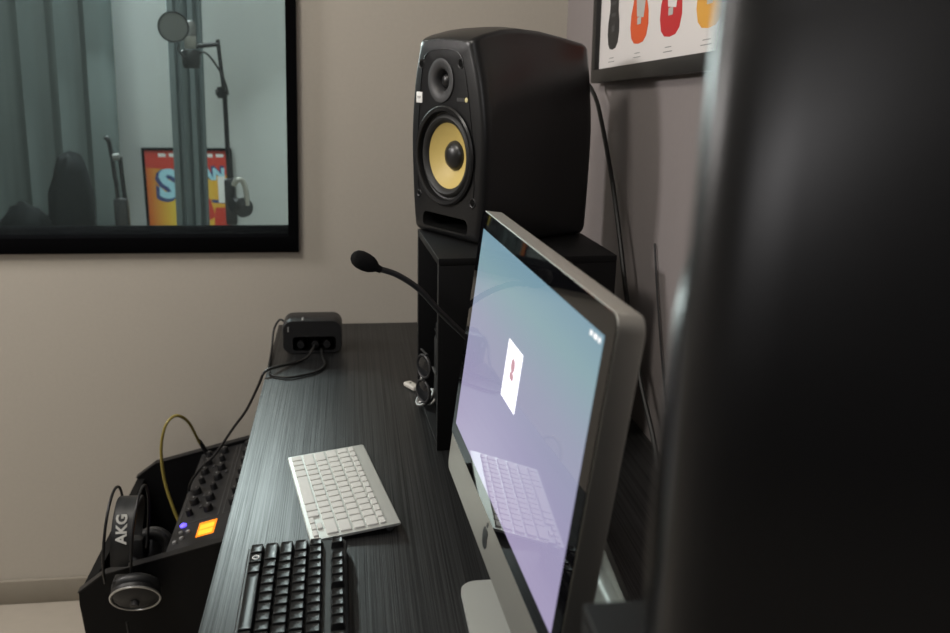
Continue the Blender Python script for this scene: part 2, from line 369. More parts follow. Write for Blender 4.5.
def monitor(label, loc, rz):
    t = thing('studio_monitor', label, 'speaker', loc, rz, 'two way studio monitors')
    X = world(t)
    prof = [(0.0, .015, .340, 0), (.0015, .0100, .3415, 0), (.0045, .0055, .3425, 0), (.010, .0022, .3445, 0), (.017, .0004, .347, 0), (.03, 0, .351, .04), (.06, 0, .358, .12), (.095, 0, .361, .22),
            (.14, 0, .358, .34), (.19, 0, .350, .45), (.232, 0, .342, .52), (.243, .001, .3395, .54), (.250, .005, .338, .55), (.2535, .012, .337, .55)]
    rings = [section(d, i, H, fl, .011) for d, i, H, fl in prof]
    m = MB(X)
    m.loft(rings, 0, False, True)
    wf, tw, wr, tr_ = (.100, .145), (.088, .273), .083, .036
    port = rrect(.033, .012, .169, .041, .012, 4)
    face = [(p.x, p.z) for p in rings[0]]
    FX = Matrix(((1, 0, 0, 0), (0, 0, 1, 0), (0, 1, 0, 0), (0, 0, 0, 1)))     # plane XY -> XZ, z -> depth
    m.plate([face, circ(*wf, wr, 48), circ(*tw, tr_, 36), port], 0, 0, FX)
    # port tunnel
    inner = [(.101 + (x - .101) * .86, .0265 + (z - .0265) * .7) for x, z in port]
    m.loft([[FX @ V((x, z, 0)) for x, z in port], [FX @ V((x, z, .012)) for x, z in inner], [FX @ V((x, z, .09)) for x, z in inner]], 1, False, True)
    cab = m.build('cabinet', ['cabinet', 'hole'], t, 50, True)
    ax = V(X.to_3x3() @ V((0, 1, 0))); P = lambda p, d=0: X @ V((p[0], d, p[1]))
    # front trim plate outline around the drivers
    m = MB(); m.tube([X @ V((x, -.0006, z)) for x, z in [(.022, .062), (.018, .10), (.016, .16), (.022, .23), (.030, .29), (.045, .318), (.095, .325), (.138, .318), (.155, .29), (.170, .23), (.182, .16), (.186, .10), (.182, .062)]], .0007, 6, 0, 6)
    m.build('trim_line', 'cabinet', t)
    m = MB(); m.lathe([(wr, .0), (wr + .004, -.0035), (wr + .001, -.006), (wr - .005, -.005), (wr - .007, .0), (wr - .007, .004)], P(wf), ax, 56); m.build('woofer_rim', 'cabinet', t)
    m = MB(); m.lathe([(wr - .006, .004), (.073, .0055), (.070, .001), (.066, -.0008), (.061, .0010), (.0570, .007)], P(wf), ax, 56); m.build('woofer_surround', 'rubber', t)
    m = MB(); m.lathe([(.0575, .0065), (.050, .0115), (.040, .0175), (.030, .0215), (.024, .0235)], P(wf), ax, 56); m.build('woofer_cone', 'cone', t)
    m = MB(); m.lathe([(.0265, .0232), (.0255, .020), (.021, .0145), (.013, .0105), (.006, .009), (.0001, .0087)], P(wf), ax, 40); m.build('dust_cap', 'dome', t)
    m = MB(); m.lathe([(tr_ + .001, 0), (tr_ + .001, -.0022), (tr_ - .003, -.0030), (.024, -.0012), (.0195, .002), (.0170, .009), (.0165, .013)], P(tw), ax, 44); m.build('tweeter_waveguide', 'grill', t)
    m = MB(); m.lathe([(.0175, .0135), (.0135, .010), (.0125, .0135), (.010, .008), (.006, .0055), (.0001, .0048)], P(tw), ax, 32); m.build('tweeter_dome', 'dome', t)
    for p, r in (((.028, .300), .0078), ((.144, .302), .0078), ((.021, .071), .0055), ((.183, .073), .0078)):
        m = MB(); m.lathe([(r + .0012, 0), (r, -.0015), (r - .0015, -.0008), (r - .002, .002)], P(p), ax, 20, 0); m.lathe([(r - .0019, -.0003), (.0001, -.0003)], P(p), ax, 16, 1); m.build('mounting_screw', ['black_plastic', 'hole'], t)
    m = MB(X); m.box((.013, -.0016, .233), (.031, .001, .252), .0006)
    bd = m.build('brand_badge', 'white', t); bd['label'] = 'small white square brand badge'
    m = MB(); m.text('KRK', .0068, frame(P((.022, .2425), -.0018), X.to_3x3() @ V((1, 0, 0)), X.to_3x3() @ V((0, 0, 1)), -ax), .0002, 0, squeeze=.95); m.build('badge_letters', 'foil', bd)
    m = MB(); m.lathe([(.0042, 0), (.004, -.001), (.0001, -.0014)], P((.161, .243)), ax, 16); m.build('power_light', 'pale', t)
    m = MB(X)
    for k in range(5): m.box((.134 + k * .0042, -.0004, .240), (.1365 + k * .0042, .0003, .246))
    m.build('model_lettering', 'dim_print', t)
    return t
monitor('black studio monitor with yellow woofer cone on the riser by the wall', D(.1165, 1.670, RH), math.radians(-60.3))
monitor('huge blurred black studio monitor seen from its plain side nearest the camera', D(.187, .435, RH), math.radians(-115.7))

# ------------------------------------------------------------------ all-in-one computer
comp = thing('desktop_computer', 'slim aluminium all in one computer with lit lavender screen', 'computer', D(.20, .904))
W_, TH = .528, .3687; BZ, CH = .0215, .0528
ps, ti = .0543, .1203
wd = V((math.sin(ps), -math.cos(ps), 0)); n0 = V((-math.cos(ps), -math.sin(ps), 0))
up = V((0, 0, 1)) * math.cos(ti) - n0 * math.sin(ti); nf = up.cross(wd)
if nf.dot(n0) < 0: nf = -nf
TL = D(.1753, 1.1684, .4508)
IX = frame(TL - up * TH, wd, up, nf)                        # x along the width, y up the panel, z out of the screen
def rr(ins, z, r): return [V((x, y, z)) for x, y in rrect(ins, ins, W_ - ins, TH - ins, r, 6)]
m = MB(IX)
rings = [rr(.0003, 0, .0137), rr(0, -.0003, .014), rr(0, -.021, .014), rr(.0012, -.0235, .014), rr(.006, -.0262, .014), rr(.03, -.031, .02), rr(.08, -.040, .03), rr(.13, -.046, .04), rr(.165, -.048, .018)]
m.loft(rings); m.build('housing', 'alu', comp, 30)
yc = CH
m = MB(IX)
gl = rrect(.0006, yc, W_ - .0006, TH - .0006, .0134, 6)
gl = [(x, max(y, yc)) if y > yc + .02 else (0.0006 if x < W_ / 2 else W_ - .0006, yc) for x, y in gl]
seen = []
for q in gl:
    if not seen or (abs(q[0] - seen[-1][0]) + abs(q[1] - seen[-1][1])) > 1e-6: seen.append(q)
m.prism(seen, -.0005, .0012); g = m.build('glass_front', 'glass_black', comp, 30)
dw, dh = W_ - 2 * BZ, (W_ - 2 * BZ) * 9 / 16; y1 = TH - BZ - .001; y0 = y1 - dh
# display with its own axes (so that the wallpaper runs along it)
disp = bpy.data.objects.new('display', None)
m = MB(); m.box((0, 0, 0), (dw, dh, .0004)); dsp = m.build('display', 'screen'); dsp.parent = comp
dsp.matrix_local = world(comp).inverted() @ (IX @ Matrix.Translation((BZ, y0, .0011))); dsp['label'] = 'lit lavender and teal display'
bpy.data.objects.remove(disp)
m = MB(IX @ Matrix.Translation((BZ, y0, .0015)))
m.box((.207, .120, 0), (.2705, .186, .0003)); cd = m.build('login_window', 'card', comp); cd['label'] = 'bright white window on the display'
m = MB(IX @ Matrix.Translation((BZ, y0, .0018)))
m.prism(circ(.239, .164, .0080, 24), 0, .0002); m.prism(rrect(.231, .148, .247, .156, .0035), 0, .0002); m.build('portrait_icon', 'icon_lit', cd)
m = MB(IX @ Matrix.Translation((BZ, y0, .0015)))
for x, w in ((.452, .006), (.462, .009), (.474, .005)): m.box((x, dh - .0085, 0), (x + w, dh - .004, .0002), 0)
m.build('menu_glyphs', 'menu_lit', comp)
# fruit-shaped mark on the chin
m = MB(IX)
cx, cy, s = .250, CH * .47, .0135
out = []
for k in range(48):
    a = 2 * PI * k / 48 + PI / 2
    r = 1 - .16 * math.exp(-((math.sin(a) - 1) / .12) ** 2) - .07 * math.exp(-((math.sin(a) + 1) / .06) ** 2)
    x, y = math.cos(a) * .92 * r * s * (1 - .10 * max(0, -math.sin(a))), math.sin(a) * r * s
    bx_, by_ = 1.12 * s, .18 * s; dd = math.hypot(x - bx_, y - by_)
    if dd < .5 * s: x, y = bx_ + (x - bx_) / dd * .5 * s, by_ + (y - by_) / dd * .5 * s
    if dd < .5 * s and x > bx_: x = bx_ - .4 * s
    out.append((cx + x, cy + y))
m.prism(out, -.0002, .0006)
leaf = [(cx + s * (.05 + .55 * t), cy + s * (1.02 + .62 * t)) for t in (0, 1)]
l0, l1 = V((cx + .02 * s, cy + 1.0 * s)), V((cx + .42 * s, cy + 1.62 * s)); dvec = l1 - l0; nv = V((-dvec.y, dvec.x)) * .28
m.prism([tuple(l0), tuple(l0 + dvec * .3 - nv), tuple(l0 + dvec * .7 - nv * .9), tuple(l1), tuple(l0 + dvec * .6 + nv), tuple(l0 + dvec * .25 + nv * .8)], -.0002, .0006)
lg = m.build('logo', 'logo', comp); lg['label'] = 'small black bitten apple mark'
# L-shaped stand: foot, bend and neck up to the back
SX = frame(D(.128, .904 + .089, 0), (1, 0.03, 0), (0, 0, 1), (.03, -1, 0))      # x back, y up, z along the desk towards the near end
hfoot = [(0.0, 0), (.185, 0), (.206, .006), (.213, .018), (.208, .034), (.125, .205), (.117, .201), (.199, .031), (.203, .020), (.199, .012), (.184, .0075), (0.0, .005)]
m = MB(SX)
wid = .178
foot = []
# foot plate with rounded front corners, then the neck as a bent sheet
m.prism([(x, -z) for x, z in rrect(0, 0, .19, wid, .020, 6)][::-1], 0, .0055, 0, Matrix.Rotation(-PI / 2, 4, 'X') @ Matrix.Identity(4)) if False else None
t2 = bmesh.new(); t2.free()
FXm = D(.128, .904)
m = MB(frame(D(.128, .904 + wid / 2, 0), (1, 0, 0), (0, -1, 0), (0, 0, 1)))
o2 = [(x, y) for x, y in rrect(0, 0, .166, wid, .022, 6)]
o2 = [(x, y) if x < .12 else (.166, y) for x, y in o2]
dd = []
for q in o2:
    if not dd or math.hypot(q[0] - dd[-1][0], q[1] - dd[-1][1]) > 1e-5: dd.append(q)
o2 = [q for q in dd if not (q[0] > .12 and 1e-4 < q[1] < wid - 1e-4)]
m.prism(o2, .0004, .0058)
arc = [(.166 + .016 * math.sin(a), .0058 + .016 - .016 * math.cos(a)) for a in [math.radians(k * 12.5) for k in range(0, 10)]]
e = V(arc[-1]) ; dirn = V((math.cos(math.radians(113)), math.sin(math.radians(113))))
pathc = [V(a) for a in arc] + [e + dirn * k for k in (.05, .10, .15, .19)]
rings = []
for i, q in enumerate(pathc):
    d = (pathc[min(i + 1, len(pathc) - 1)] - pathc[max(i - 1, 0)]).normalized(); nn_ = V((d.y, -d.x))
    a, c2 = q, q + nn_ * .0055
    rings.append([V((a.x, 0, a.y)), V((a.x, wid, a.y)), V((c2.x, wid, c2.y)), V((c2.x, 0, c2.y))])
m.loft(rings)
m.build('stand', 'alu_satin', comp, 30)

# ------------------------------------------------------------------ keyboards
def key_mesh(name, w, d, h, taper, mats, bev=.0012, legend=None, dish=True):
    m = MB(); i = taper
    r0 = rrect(-w / 2, -d / 2, w / 2, d / 2, .0012, 2)
    def ring(ins, z, sh=0): return [V((x * (1 - 2 * ins / w), y * (1 - 2 * ins / d) + sh, z)) for x, y in r0]
    m.loft([ring(0, 0), ring(i, h - .0005, taper * .2), ring(i + .0005, h, taper * .2)] + ([ring(min(w, d) * .25, h - .0009, taper * .2), ring(min(w, d) * .40, h - .0012, taper * .2)] if h > .005 else []))
    if legend: m.text(legend, .0062 if len(legend) < 2 else .0034, Matrix.Translation((-w * .12, d * .14, h + .00008)), 0, 1)
    me_o = m.build(name, mats, None, 30); me = me_o.data; bpy.data.objects.remove(me_o); return me
def add_key(me, root, x, y, z=0, rx=0, name='key'):
    o = bpy.data.objects.new(name, me); C.objects.link(o); o.parent = root; o.location = (x, y, z); o.rotation_euler = (rx, 0, 0); return o

# slim white keyboard: local x from the user's left to right, y away from the user
kps = .172
wk = thing('wireless_keyboard', 'slim aluminium keyboard with white keys lying askew on the desk', 'keyboard', D(-.1095, 1.389), -PI / 2 + kps)
X = world(wk); L, Dp = .279, .130
m = MB(X)
prof = [(.0012, .0016), (0, .0030), (.0010, .0048), (.006, .0054), (.1240, .01413), (.1260, .0138), (.1270, .0126), (.1255, .0110), (.1230, .0104), (.006, .0020)]
def ends(x, s): return [V((x, .065 + (y - .065) * s, z)) for y, z in prof]
m.loft([ends(0, .985), ends(.002, 1), ends(L - .002, 1), ends(L, .985)])
m.build('keyboard_body', 'alu_satin', wk, 35)
m = MB(X); m.cyl((.006, .112, .0062), (L - .006, .112, .0062), .0060, None, 20); m.box((.004, .004, .0002), (L - .004, .02, .0022), .0005); m.build('battery_tube', 'grill', wk)
ang = math.atan2(.01439 - .0054, .1215)
def surf(y): return .0054 + (y - .006) * math.tan(ang)
cache = {}
def wkey(x, y, w, d):
    k = (round(w, 4), round(d, 4))
    if k not in cache: cache[k] = key_mesh('key', w, d, .0028, .0003, 'keywhite')
    add_key(cache[k], wk, x, y, surf(y) - .0001, ang)
P_ = .019; g = .0028; x0 = .0055; wtot = L - .011
def row(y, d, widths):
    tot = sum(widths); sc = wtot / tot; x = x0
    for w in widths:
        if w > 0: wkey(x + w * sc / 2, y, w * sc - g, d)
        x += abs(w) * sc
dk = .0158; ys = [.0135 + .0187 * k for k in range(6)]
row(ys[1], dk, [2.3] + [1] * 10 + [2.3]); row(ys[2], dk, [1.8] + [1] * 11 + [1.8]); row(ys[3], dk, [1.5] + [1] * 12 + [1.1]); row(ys[4], dk, [1] * 13 + [1.5]); row(ys[5] - .004, .0085, [1.04] * 14)
bw = [1, 1, 1, 1.25, 5.1, 1.25, 1]; sc = wtot / 14.6; x = x0
for w in bw: wkey(x + w * sc / 2, ys[0], w * sc - g, dk); x += w * sc
wkey(x + sc / 2, ys[0] - .0043, sc - g, .0072); wkey(x + 1.5 * sc, ys[0] - .0043, sc - g, .0072); wkey(x + 1.5 * sc, ys[0] + .0043, sc - g, .0072); wkey(x + 2.5 * sc, ys[0] - .0043, sc - g, .0072)

# chunky black keyboard
bk = thing('wired_keyboard', 'chunky black keyboard with tall glossy keys nearest the camera on the desk', 'keyboard', D(-.1450, 1.091), -PI / 2 + .014)
X = world(bk); L, Dp, kh = .440, .1325, .012
m = MB(X)
def side(x, ins=0): return [V((x, y, z)) for y, z in [(.004 + ins, .001), (.003 + ins, .006), (.0042 + ins, kh - .001), (.0055 + ins, kh), (Dp - .004 - ins, kh + .006), (Dp - .001 - ins, kh + .004), (Dp - ins, .006), (Dp - .002 - ins, .001)]]
m.loft([side(0, .002), side(.002), side(L - .002), side(L, .002)])
m.build('keyboard_body', 'keyboard_body' if False else 'keyblack_body', bk, 30)
angb = math.atan2(.006, Dp - .008)
def sb(y): return kh + (y - .004) * math.tan(angb)
m = MB(X)
def well(xa, xb, ya, yb): m.loft([[V((xa, ya, sb(ya) + .0004)), V((xb, ya, sb(ya) + .0004)), V((xb, yb, sb(yb) + .0004)), V((xa, yb, sb(yb) + .0004))], [V((xa, ya, sb(ya) - .004)), V((xb, ya, sb(ya) - .004)), V((xb, yb, sb(yb) - .004)), V((xa, yb, sb(yb) - .004))]])
U = .0190
well(.005, .005 + 15 * U, .007, .007 + 5 * U)
fy = .007 + 5 * U + .0095
well(.005, .005 + U, fy, fy + U * .92)
for k in range(3): well(.005 + (2 + k * 4.5) * U, .005 + (6 + k * 4.5) * U, fy, fy + U * .92)
well(.005 + 15.3 * U, .005 + 18.3 * U, .007, .007 + 5 * U); well(.005 + 18.6 * U, .005 + 22.6 * U, .007, .007 + 5 * U)
m.build('key_wells', 'keywell', bk)
def bkey(x, y, w, leg=None, d=1.0, par=True):
    me = key_mesh('key', w * U - .0012, d * U - .0010, .0085, .0017, ['keyblack', 'dim_print'], legend=leg)
    yy = .007 + y * U if y < 5 else fy + (y - 5) * U
    return add_key(me, bk, .005 + x * U, yy, sb(yy) + .0002, angb)
def brow(r, widths, legs, x=0.0):
    out = []
    for w, l in zip(widths, legs): out.append(bkey(x + w / 2, r + .5, w, l)); x += w
    return out
r0 = brow(0, [1.25, 1.25, 1.25, 6.25, 1.25, 1.25, 1.25, 1.25], ['Ctrl', None, 'Alt', None, 'Alt', None, None, 'Ctrl'])
brow(1, [2.25] + [1] * 10 + [2.75], ['Shift'] + list('ZXCVBNM,./') + ['Shift'])
brow(2, [1.75] + [1] * 11 + [2.25], ['Caps'] + list("ASDFGHJKL;'") + ['Enter'])
brow(3, [1.5] + [1] * 12 + [1.5], ['Tab'] + list('QWERTYUIOP[]') + ['\\'])
brow(4, [1] * 13 + [2], list('`1234567890-=') + ['Back'])
bkey(.5, 5.46, 1, 'Esc', .92)
for k in range(12): bkey(2 + k + .5 * (k // 4) + .5, 5.46, 1, 'F%d' % (k + 1), .92)
for r in (3, 4):
    for k in range(3): bkey(15.3 + k + .5, r + .5, 1)
bkey(16.8, 1.5, 1)
for k in range(3): bkey(15.3 + k + .5, .5, 1)
# ring mark on the second key of the bottom row
m = MB(); m.torus((0, 0, 0), (0, 0, 1), .0040, .0008, 28, 6)
rg = m.build('ring_mark', 'white'); rg.parent = r0[1]; rg.location = (0, .001, .0086)
m = MB(X)                                                    # number pad beyond the frame
for r in range(5):
    for k in range(4):
        xx, yy = .005 + (18.6 + k + .5) * U, .007 + (r + .5) * U
        m.box((xx - .0085, yy - .0085, sb(yy)), (xx + .0085, yy + .0085, sb(yy) + .0085), .002)
np_ = m.build('number_pad_keys', 'keyblack', bk); np_['kind'] = 'stuff'

# ------------------------------------------------------------------ gooseneck microphone
gm = thing('gooseneck_microphone', 'thin black gooseneck microphone with foam tip arching out from behind the computer', 'microphone', D(.270, 1.300))
m = MB(); m.lathe([(.0001, 0), (.045, 0), (.046, .006), (.042, .014), (.030, .022), (.014, .026), (.009, .034), (.0001, .036)], D(.270, 1.300), (0, 0, 1), 32); m.build('base', 'black_plastic', gm)
m = MB(); m.tube([D(*p) for p in ((.270, 1.300, .03), (.262, 1.300, .085), (.235, 1.300, .155), (.200, 1.300, .205), (.169, 1.300, .237), (.132, 1.300, .274), (.101, 1.300, .309), (.068, 1.300, .332), (.037, 1.300, .343))], .0045, 10, 0, 8); m.build('gooseneck', 'black_metal', gm)
a, c_ = D(.038, 1.300, .343), D(-.006, 1.300, .3665); ax = (c_ - a).normalized()
m = MB(); m.lathe([(.0001, -.008), (.005, -.007), (.006, 0), (.0085, .003), (.0122, .010), (.0138, .019), (.0136, .029), (.0112, .036), (.006, .041), (.0001, .0425)], a, ax, 24); m.build('foam_tip', 'foam', gm, 60)

# ------------------------------------------------------------------ junction box on the far end of the desk, with cables
jb = thing('junction_box', 'small rounded black box by the wall at the far end of the desk', 'electronics', D(-.090, 1.99))
m = MB(frame(D(-.155, 2.03, 0), (1, 0, 0), (0, 0, 1), (0, -1, 0)))
o = rrect(0, .0, .132, .078, .022, 6)
ib = rrect(.022, .008, .118, .040, .008, 4)
o_in = [(.066 + (x - .066) * .97, .039 + (y - .039) * .95) for x, y in o]
m.loft([[V((x, y, 0)) for x, y in o_in], [V((x, y, .004)) for x, y in o], [V((x, y, .070)) for x, y in o], [V((x, y, .0745)) for x, y in o_in]], 0, True, False)
m.plate([o_in, ib], .0745)
m.loft([[V((x, y, .0745)) for x, y in ib], [V((x, y, .04)) for x, y in ib]], 1, False, True)
m.build('box_body', ['black_plastic', 'hole'], jb, 35)
for x in (.040, .072, .098):
    m = MB(); m.cyl(D(-.155 + x, 1.952, .022), D(-.155 + x, 1.985, .022), .008, None, 14); m.build('socket_plug', 'black_metal', jb)
for x, z in ((.012, .052), (.043, .0772)):
    m = MB(); 
    if z > .07: m.box(D(-.155 + x, 1.958, z), D(-.155 + x + .004, 1.984, z + .0012))
    else: m.box(D(-.155 + x, 1.9545, z), D(-.155 + x + .003, 1.956, z + .012))
    m.build('pale_mark', 'grey_print', jb)
m = MB(); m.tube([D(*p) for p in ((-.083, 1.953, .022), (-.086, 1.930, .022), (-.100, 1.905, .008), (-.125, 1.885, .0035), (-.158, 1.848, .0080), (-.182, 1.812, .0095), (-.197, 1.815, -.022), (-.225, 1.83, -.080), (-.258, 1.85, -.130), (-.300, 1.86, -.193), (-.330, 1.87, -.225), (-.356, 1.885, -.262), (-.366, 1.895, -.285), (-.373, 1.91, -.31), (-.392, 1.93, -.36))], .003, 8, 0, 6)
tag(centred(m.build('audio_cable', 'cable')), 'thin black cable from the junction box over the desk edge into the rack', 'cable')
m = MB(); m.tube([D(*p) for p in ((-.153, 2.03, .055), (-.166, 2.035, .058), (-.178, 2.02, .040), (-.181, 1.99, .010), (-.180, 1.93, .0035), (-.178, 1.86, .0035), (-.170, 1.812, .0035), (-.150, 1.795, .0035), (-.129, 1.790, .0035), (-.095, 1.808, .0035), (-.072, 1.83, .0035), (-.060, 1.87, .0035), (-.066, 1.92, .004), (-.070, 1.955, .012))], .0026, 8, 0, 6)
tag(centred(m.build('power_lead', 'cable')), 'black lead looping around the junction box on the desk', 'cable')

# ------------------------------------------------------------------ rack case with its unit
rk = thing('rack_case', 'sloping black rack case on the floor at the desk front edge', 'rack', (-.36, 1.87, 0))
prof = [(-.53, -.360), (-.531, -.384), (-.505, -Z0), (-.10, -Z0), (-.10, -.223), (-.258, -.266), (-.483, -.324)]
for y in (1.606, 2.107):
    m = MB(); m.loft([[D(x, yy, z) for x, z in prof] for yy in (y, y + .018)]); m.build('side_panel', 'riser', rk, 20)
m = MB(); m.loft([[D(x, yy, z) for x, z in ((-.530, -.362), (-.531, -.384), (-.504, -Z0 + .001), (-.486, -Z0 + .001), (-.513, -.384), (-.512, -.362))] for yy in (1.624, 2.107)]); m.build('front_panel', 'riser', rk, 20)
m = MB(); m.loft([[D(x, yy, z) for x, z in ((-.505, -Z0 + .02), (-.12, -Z0 + .02), (-.12, -Z0 + .035), (-.505, -Z0 + .035))] for yy in (1.624, 2.107)]); m.build('bottom_panel', 'riser', rk, 20)
m = MB(); m.loft([[D(x, yy, z) for x, z in ((-.118, -Z0), (-.10, -Z0), (-.10, -.225), (-.118, -.228))] for yy in (1.624, 2.107)]); m.build('back_panel', 'riser', rk, 20)
for y in (1.605, 2.106):
    m = MB(); m.loft([[D(x, yy, z) for x, z in ((-.4830, -.3241), (-.258, -.2661), (-.258, -.2636), (-.4830, -.3216))] for yy in (y, y + .02)]); m.loft([[D(x, yy, z) for x, z in ((-.530, -.360), (-.483, -.324), (-.4845, -.3215), (-.5325, -.358))] for yy in (y, y + .02)]); m.build('edge_trim', 'black_metal', rk, 20)

sl = V((.225, 0, .059)).normalized(); sn = V((-sl.z, 0, sl.x))
UO = D(-.372, 1.628, -.301)                                 # near front corner of the rack unit's face
ru = thing('rack_unit', 'black mixer unit with knobs and small orange screen in the rack case', 'mixer', UO)
RX = frame(UO, sl, (0, 1, 0), sn)                            # x up the slope, y to the far end, z out of the face
m = MB(RX); m.box((0, .0, -.05), (.235, .476, 0), .002); m.build('faceplate', 'black_plastic', ru)
m = MB(RX)
for lo, hi in (((.006, .112), (.0075, .470)), ((.090, .112), (.0915, .470)), ((.006, .112), (.0915, .1135)), ((.100, .112), (.1015, .470)), ((.180, .112), (.1815, .470)), ((.100, .112), (.1815, .1135))):
    m.box((*lo, 0), (*hi, .0008))
m.build('section_outline', 'dim_print', ru)
rnd = random.Random(3)
for k, (x, y) in enumerate([(x + rnd.uniform(-.003, .003), y) for y in (.150, .200, .250, .300, .350, .400, .445) for x in (.028, .066, .122, .158)]):
    r = .0105 if (k % 3) else .0075
    m = MB(RX); m.lathe([(.0001, 0), (r, 0), (r * .93, .012), (r * .8, .0135), (.0001, .0135)], (x, y, 0), (0, 0, 1), 16)
    kn = m.build('knob', 'black_metal', ru)
    m = MB(RX); m.box((x - .0008, y + r * .2, .0134), (x + .0008, y + r * .75, .0140)); m.build('pointer', 'grey_print', kn)
for x, y in ((.046, .175), (.046, .225), (.012, .275), (.082, .325), (.046, .375), (.140, .175), (.140, .325)):
    m = MB(RX); m.box((x - .003, y - .006, 0), (x + .003, y + .006, .003), .0006); m.build('push_button', 'grill', ru)
m = MB(RX); m.box((.056, .038, 0), (.093, .096, .0014), .0005); ld = m.build('orange_screen', 'lcd', ru); ld['label'] = 'lit orange screen'
m = MB(RX)
for y in (.043, .066): m.box((.060, y, .0014), (.089, y + .018, .0018))
m.build('screen_rows', 'lcd_row', ld)
m = MB(RX); m.lathe([(.007, 0), (.0068, .003), (.004, .005), (.0001, .0055)], (.020, .106, 0), (0, 0, 1), 16); q = m.build('blue_light', 'led', ru); q['label'] = 'glowing blue light'
for x, y in ((.020, .075), (.036, .072), (.026, .050), (.014, .040)):
    m = MB(RX); m.lathe([(.0045, 0), (.0042, .004), (.003, .0048), (.0001, .005)], (x, y, 0), (0, 0, 1), 12); m.build('round_button', 'grey_print', ru)
# patch cable: plug in the far end, loop over the front edge into the case
m = MB(); jk = RX @ V((.016, .468, 0)); 
pts = [jk + sn * .002, jk + sn * .035 + V((-.006, -.01, 0)), D(-.385, 2.045, -.195), D(-.400, 2.02, -.166), D(-.416, 2.01, -.164), D(-.432, 2.0, -.185), D(-.444, 2.0, -.24), D(-.442, 2.0, -.317), D(-.425, 1.99, -.385), D(-.40, 1.98, -.46)]
m.tube(pts, .0036, 8, 0, 6, 0)
pc = thing('patch_cable', 'olive yellow cable arching from the mixer unit into the rack case', 'cable', jk)
m.build('cord', 'olive', pc)
m = MB(); m.cyl(jk + sn * .0005, jk + sn * .042 + V((-.006, -.010, 0)), .006, .0048, 12); m.build('plug', 'black_metal', pc)

# ------------------------------------------------------------------ headphones over the rack's near side
hp = thing('headphones', 'black headphones with silver ear ring hanging over the rack case side', 'headphones', D(-.435, 1.615, -.40))
cx = -.440; c0 = V((0, 1.640, -.262))
def arc_pts(x, ry, rz, a0, a1, n=16, lean=0.0):
    return [D(x + lean * math.sin(math.radians(a0 + (a1 - a0) * k / n)), c0.y - ry * math.cos(math.radians(a0 + (a1 - a0) * k / n)), c0.z + rz * math.sin(math.radians(a0 + (a1 - a0) * k / n))) for k in range(n + 1)]
m = MB(); rings = []                                         # wide leather strap
for k in range(21):
    t = math.radians(-22 + 224 * k / 20); w = .022 - .006 * abs(k - 10) / 10
    xx = cx + .010 * math.sin(t)
    y, z = -math.cos(t), math.sin(t)
    rings.append([D(xx + s_ * w, c0.y + y * (.062 + e_), c0.z + z * (.078 + e_)) for s_, e_ in ((-1, 0), (-1, .003), (1, .003), (1, 0))])
m.loft(rings); m.build('headband_strap', 'leather', hp, 40)
for dx in (-.026, .024):
    m = MB(); m.tube(arc_pts(cx + dx, .078, .100, -38, 218, 20, .010), .0028, 8, 0, 2); m.build('headband_arch', 'black_metal', hp)
tt = math.radians(34); y, z = -math.cos(tt), math.sin(tt); tan = V((0, math.sin(tt) * .062, math.cos(tt) * .078)).normalized()
nrm = tan.cross(V((1, 0, 0))); nrm = nrm if nrm.y < 0 else -nrm
o = D(cx + .006, c0.y + y * .0655, c0.z + z * .0815) + nrm * .0006
m = MB(); m.text('AKG', .027, frame(o, tan, V((-1, 0, 0)), nrm), .0004, 0, squeeze=1.0, bold=.0009); m.build('brand_letters', 'keywhite', hp)
def cup(ctr, n, ring='silver'):
    n = V(n).normalized()
    m = MB(); m.lathe([(.0001, .002), (.020, .001), (.036, -.004), (.044, -.010), (.045, -.016), (.038, -.020), (.0001, -.020)], ctr, n, 36); cu_ = m.build('ear_cup', 'black_plastic', hp)
    m = MB(); m.torus(ctr + n * -.006, n, .0445, .0022, 48, 8); rr_ = m.build('ear_ring', ring, cu_)
    m = MB(); m.torus(ctr - n * .028, n, .034, .0115, 40, 10); m.build('ear_pad', 'leather', cu_)
    m = MB(); m.lathe([(.0001, .010), (.007, .009), (.009, .004), (.009, 0)], ctr + n * .001, n, 18); m.build('hub', 'grill', cu_)
    return cu_
cup(D(-.413, 1.548, -.348), (.05, -.86, -.50)); cup(D(-.418, 1.742, -.350), (0, .9, -.40), 'black_metal')
for s_, y0_, y1_ in ((0, 1.578, 1.552), (1, 1.702, 1.738)):
    m = MB(); m.box(D(-.452, min(y0_, y1_), -.352), D(-.428, max(y0_, y1_), -.305), .004); m.build('slider_block', 'black_plastic', hp)
m = MB(); m.tube([D(*p) for p in ((-.432, 1.550, -.392), (-.425, 1.546, -.43), (-.40, 1.55, -.50), (-.38, 1.56, -.60), (-.37, 1.56, -.70), (-.36, 1.54, -Z0 + .004), (-.30, 1.50, -Z0 + .004))], .0025, 8); m.build('headphone_cord', 'cable', hp)

# ------------------------------------------------------------------ odds and ends in the riser's mouth
BXm = Matrix.Translation(D(.139, 1.404)) @ Matrix.Rotation(.0485, 4, 'Z')
def R(x, y, z=0): return BXm @ V((x, y, z))
m = MB(BXm); m.box((.022, .100, .0125), (.085, .200, .150), .008, 0, 3); 
pz = thing('zip_pouch', 'black zip pouch standing in the mouth of the riser', 'pouch', R(.043, .15, .0125)); m.build('pouch_body', 'leather', pz, 50)
m = MB(BXm); m.box((.0185, .102, .080), (.0225, .198, .084), .001); m.build('zip', 'dim_print', pz)
m = MB(BXm); m.box((.020, .105, .1505), (.080, .165, .182), .003); m.box((.018, .103, .166), (.082, .167, .169), .001)
tag(centred(m.build('card_box', 'riser')), 'small black box lying on top of the zip pouch', 'box')
sg = thing('sunglasses', 'sunglasses standing on end in the riser mouth against the pouch', 'sunglasses', R(-.008, .150, .0))
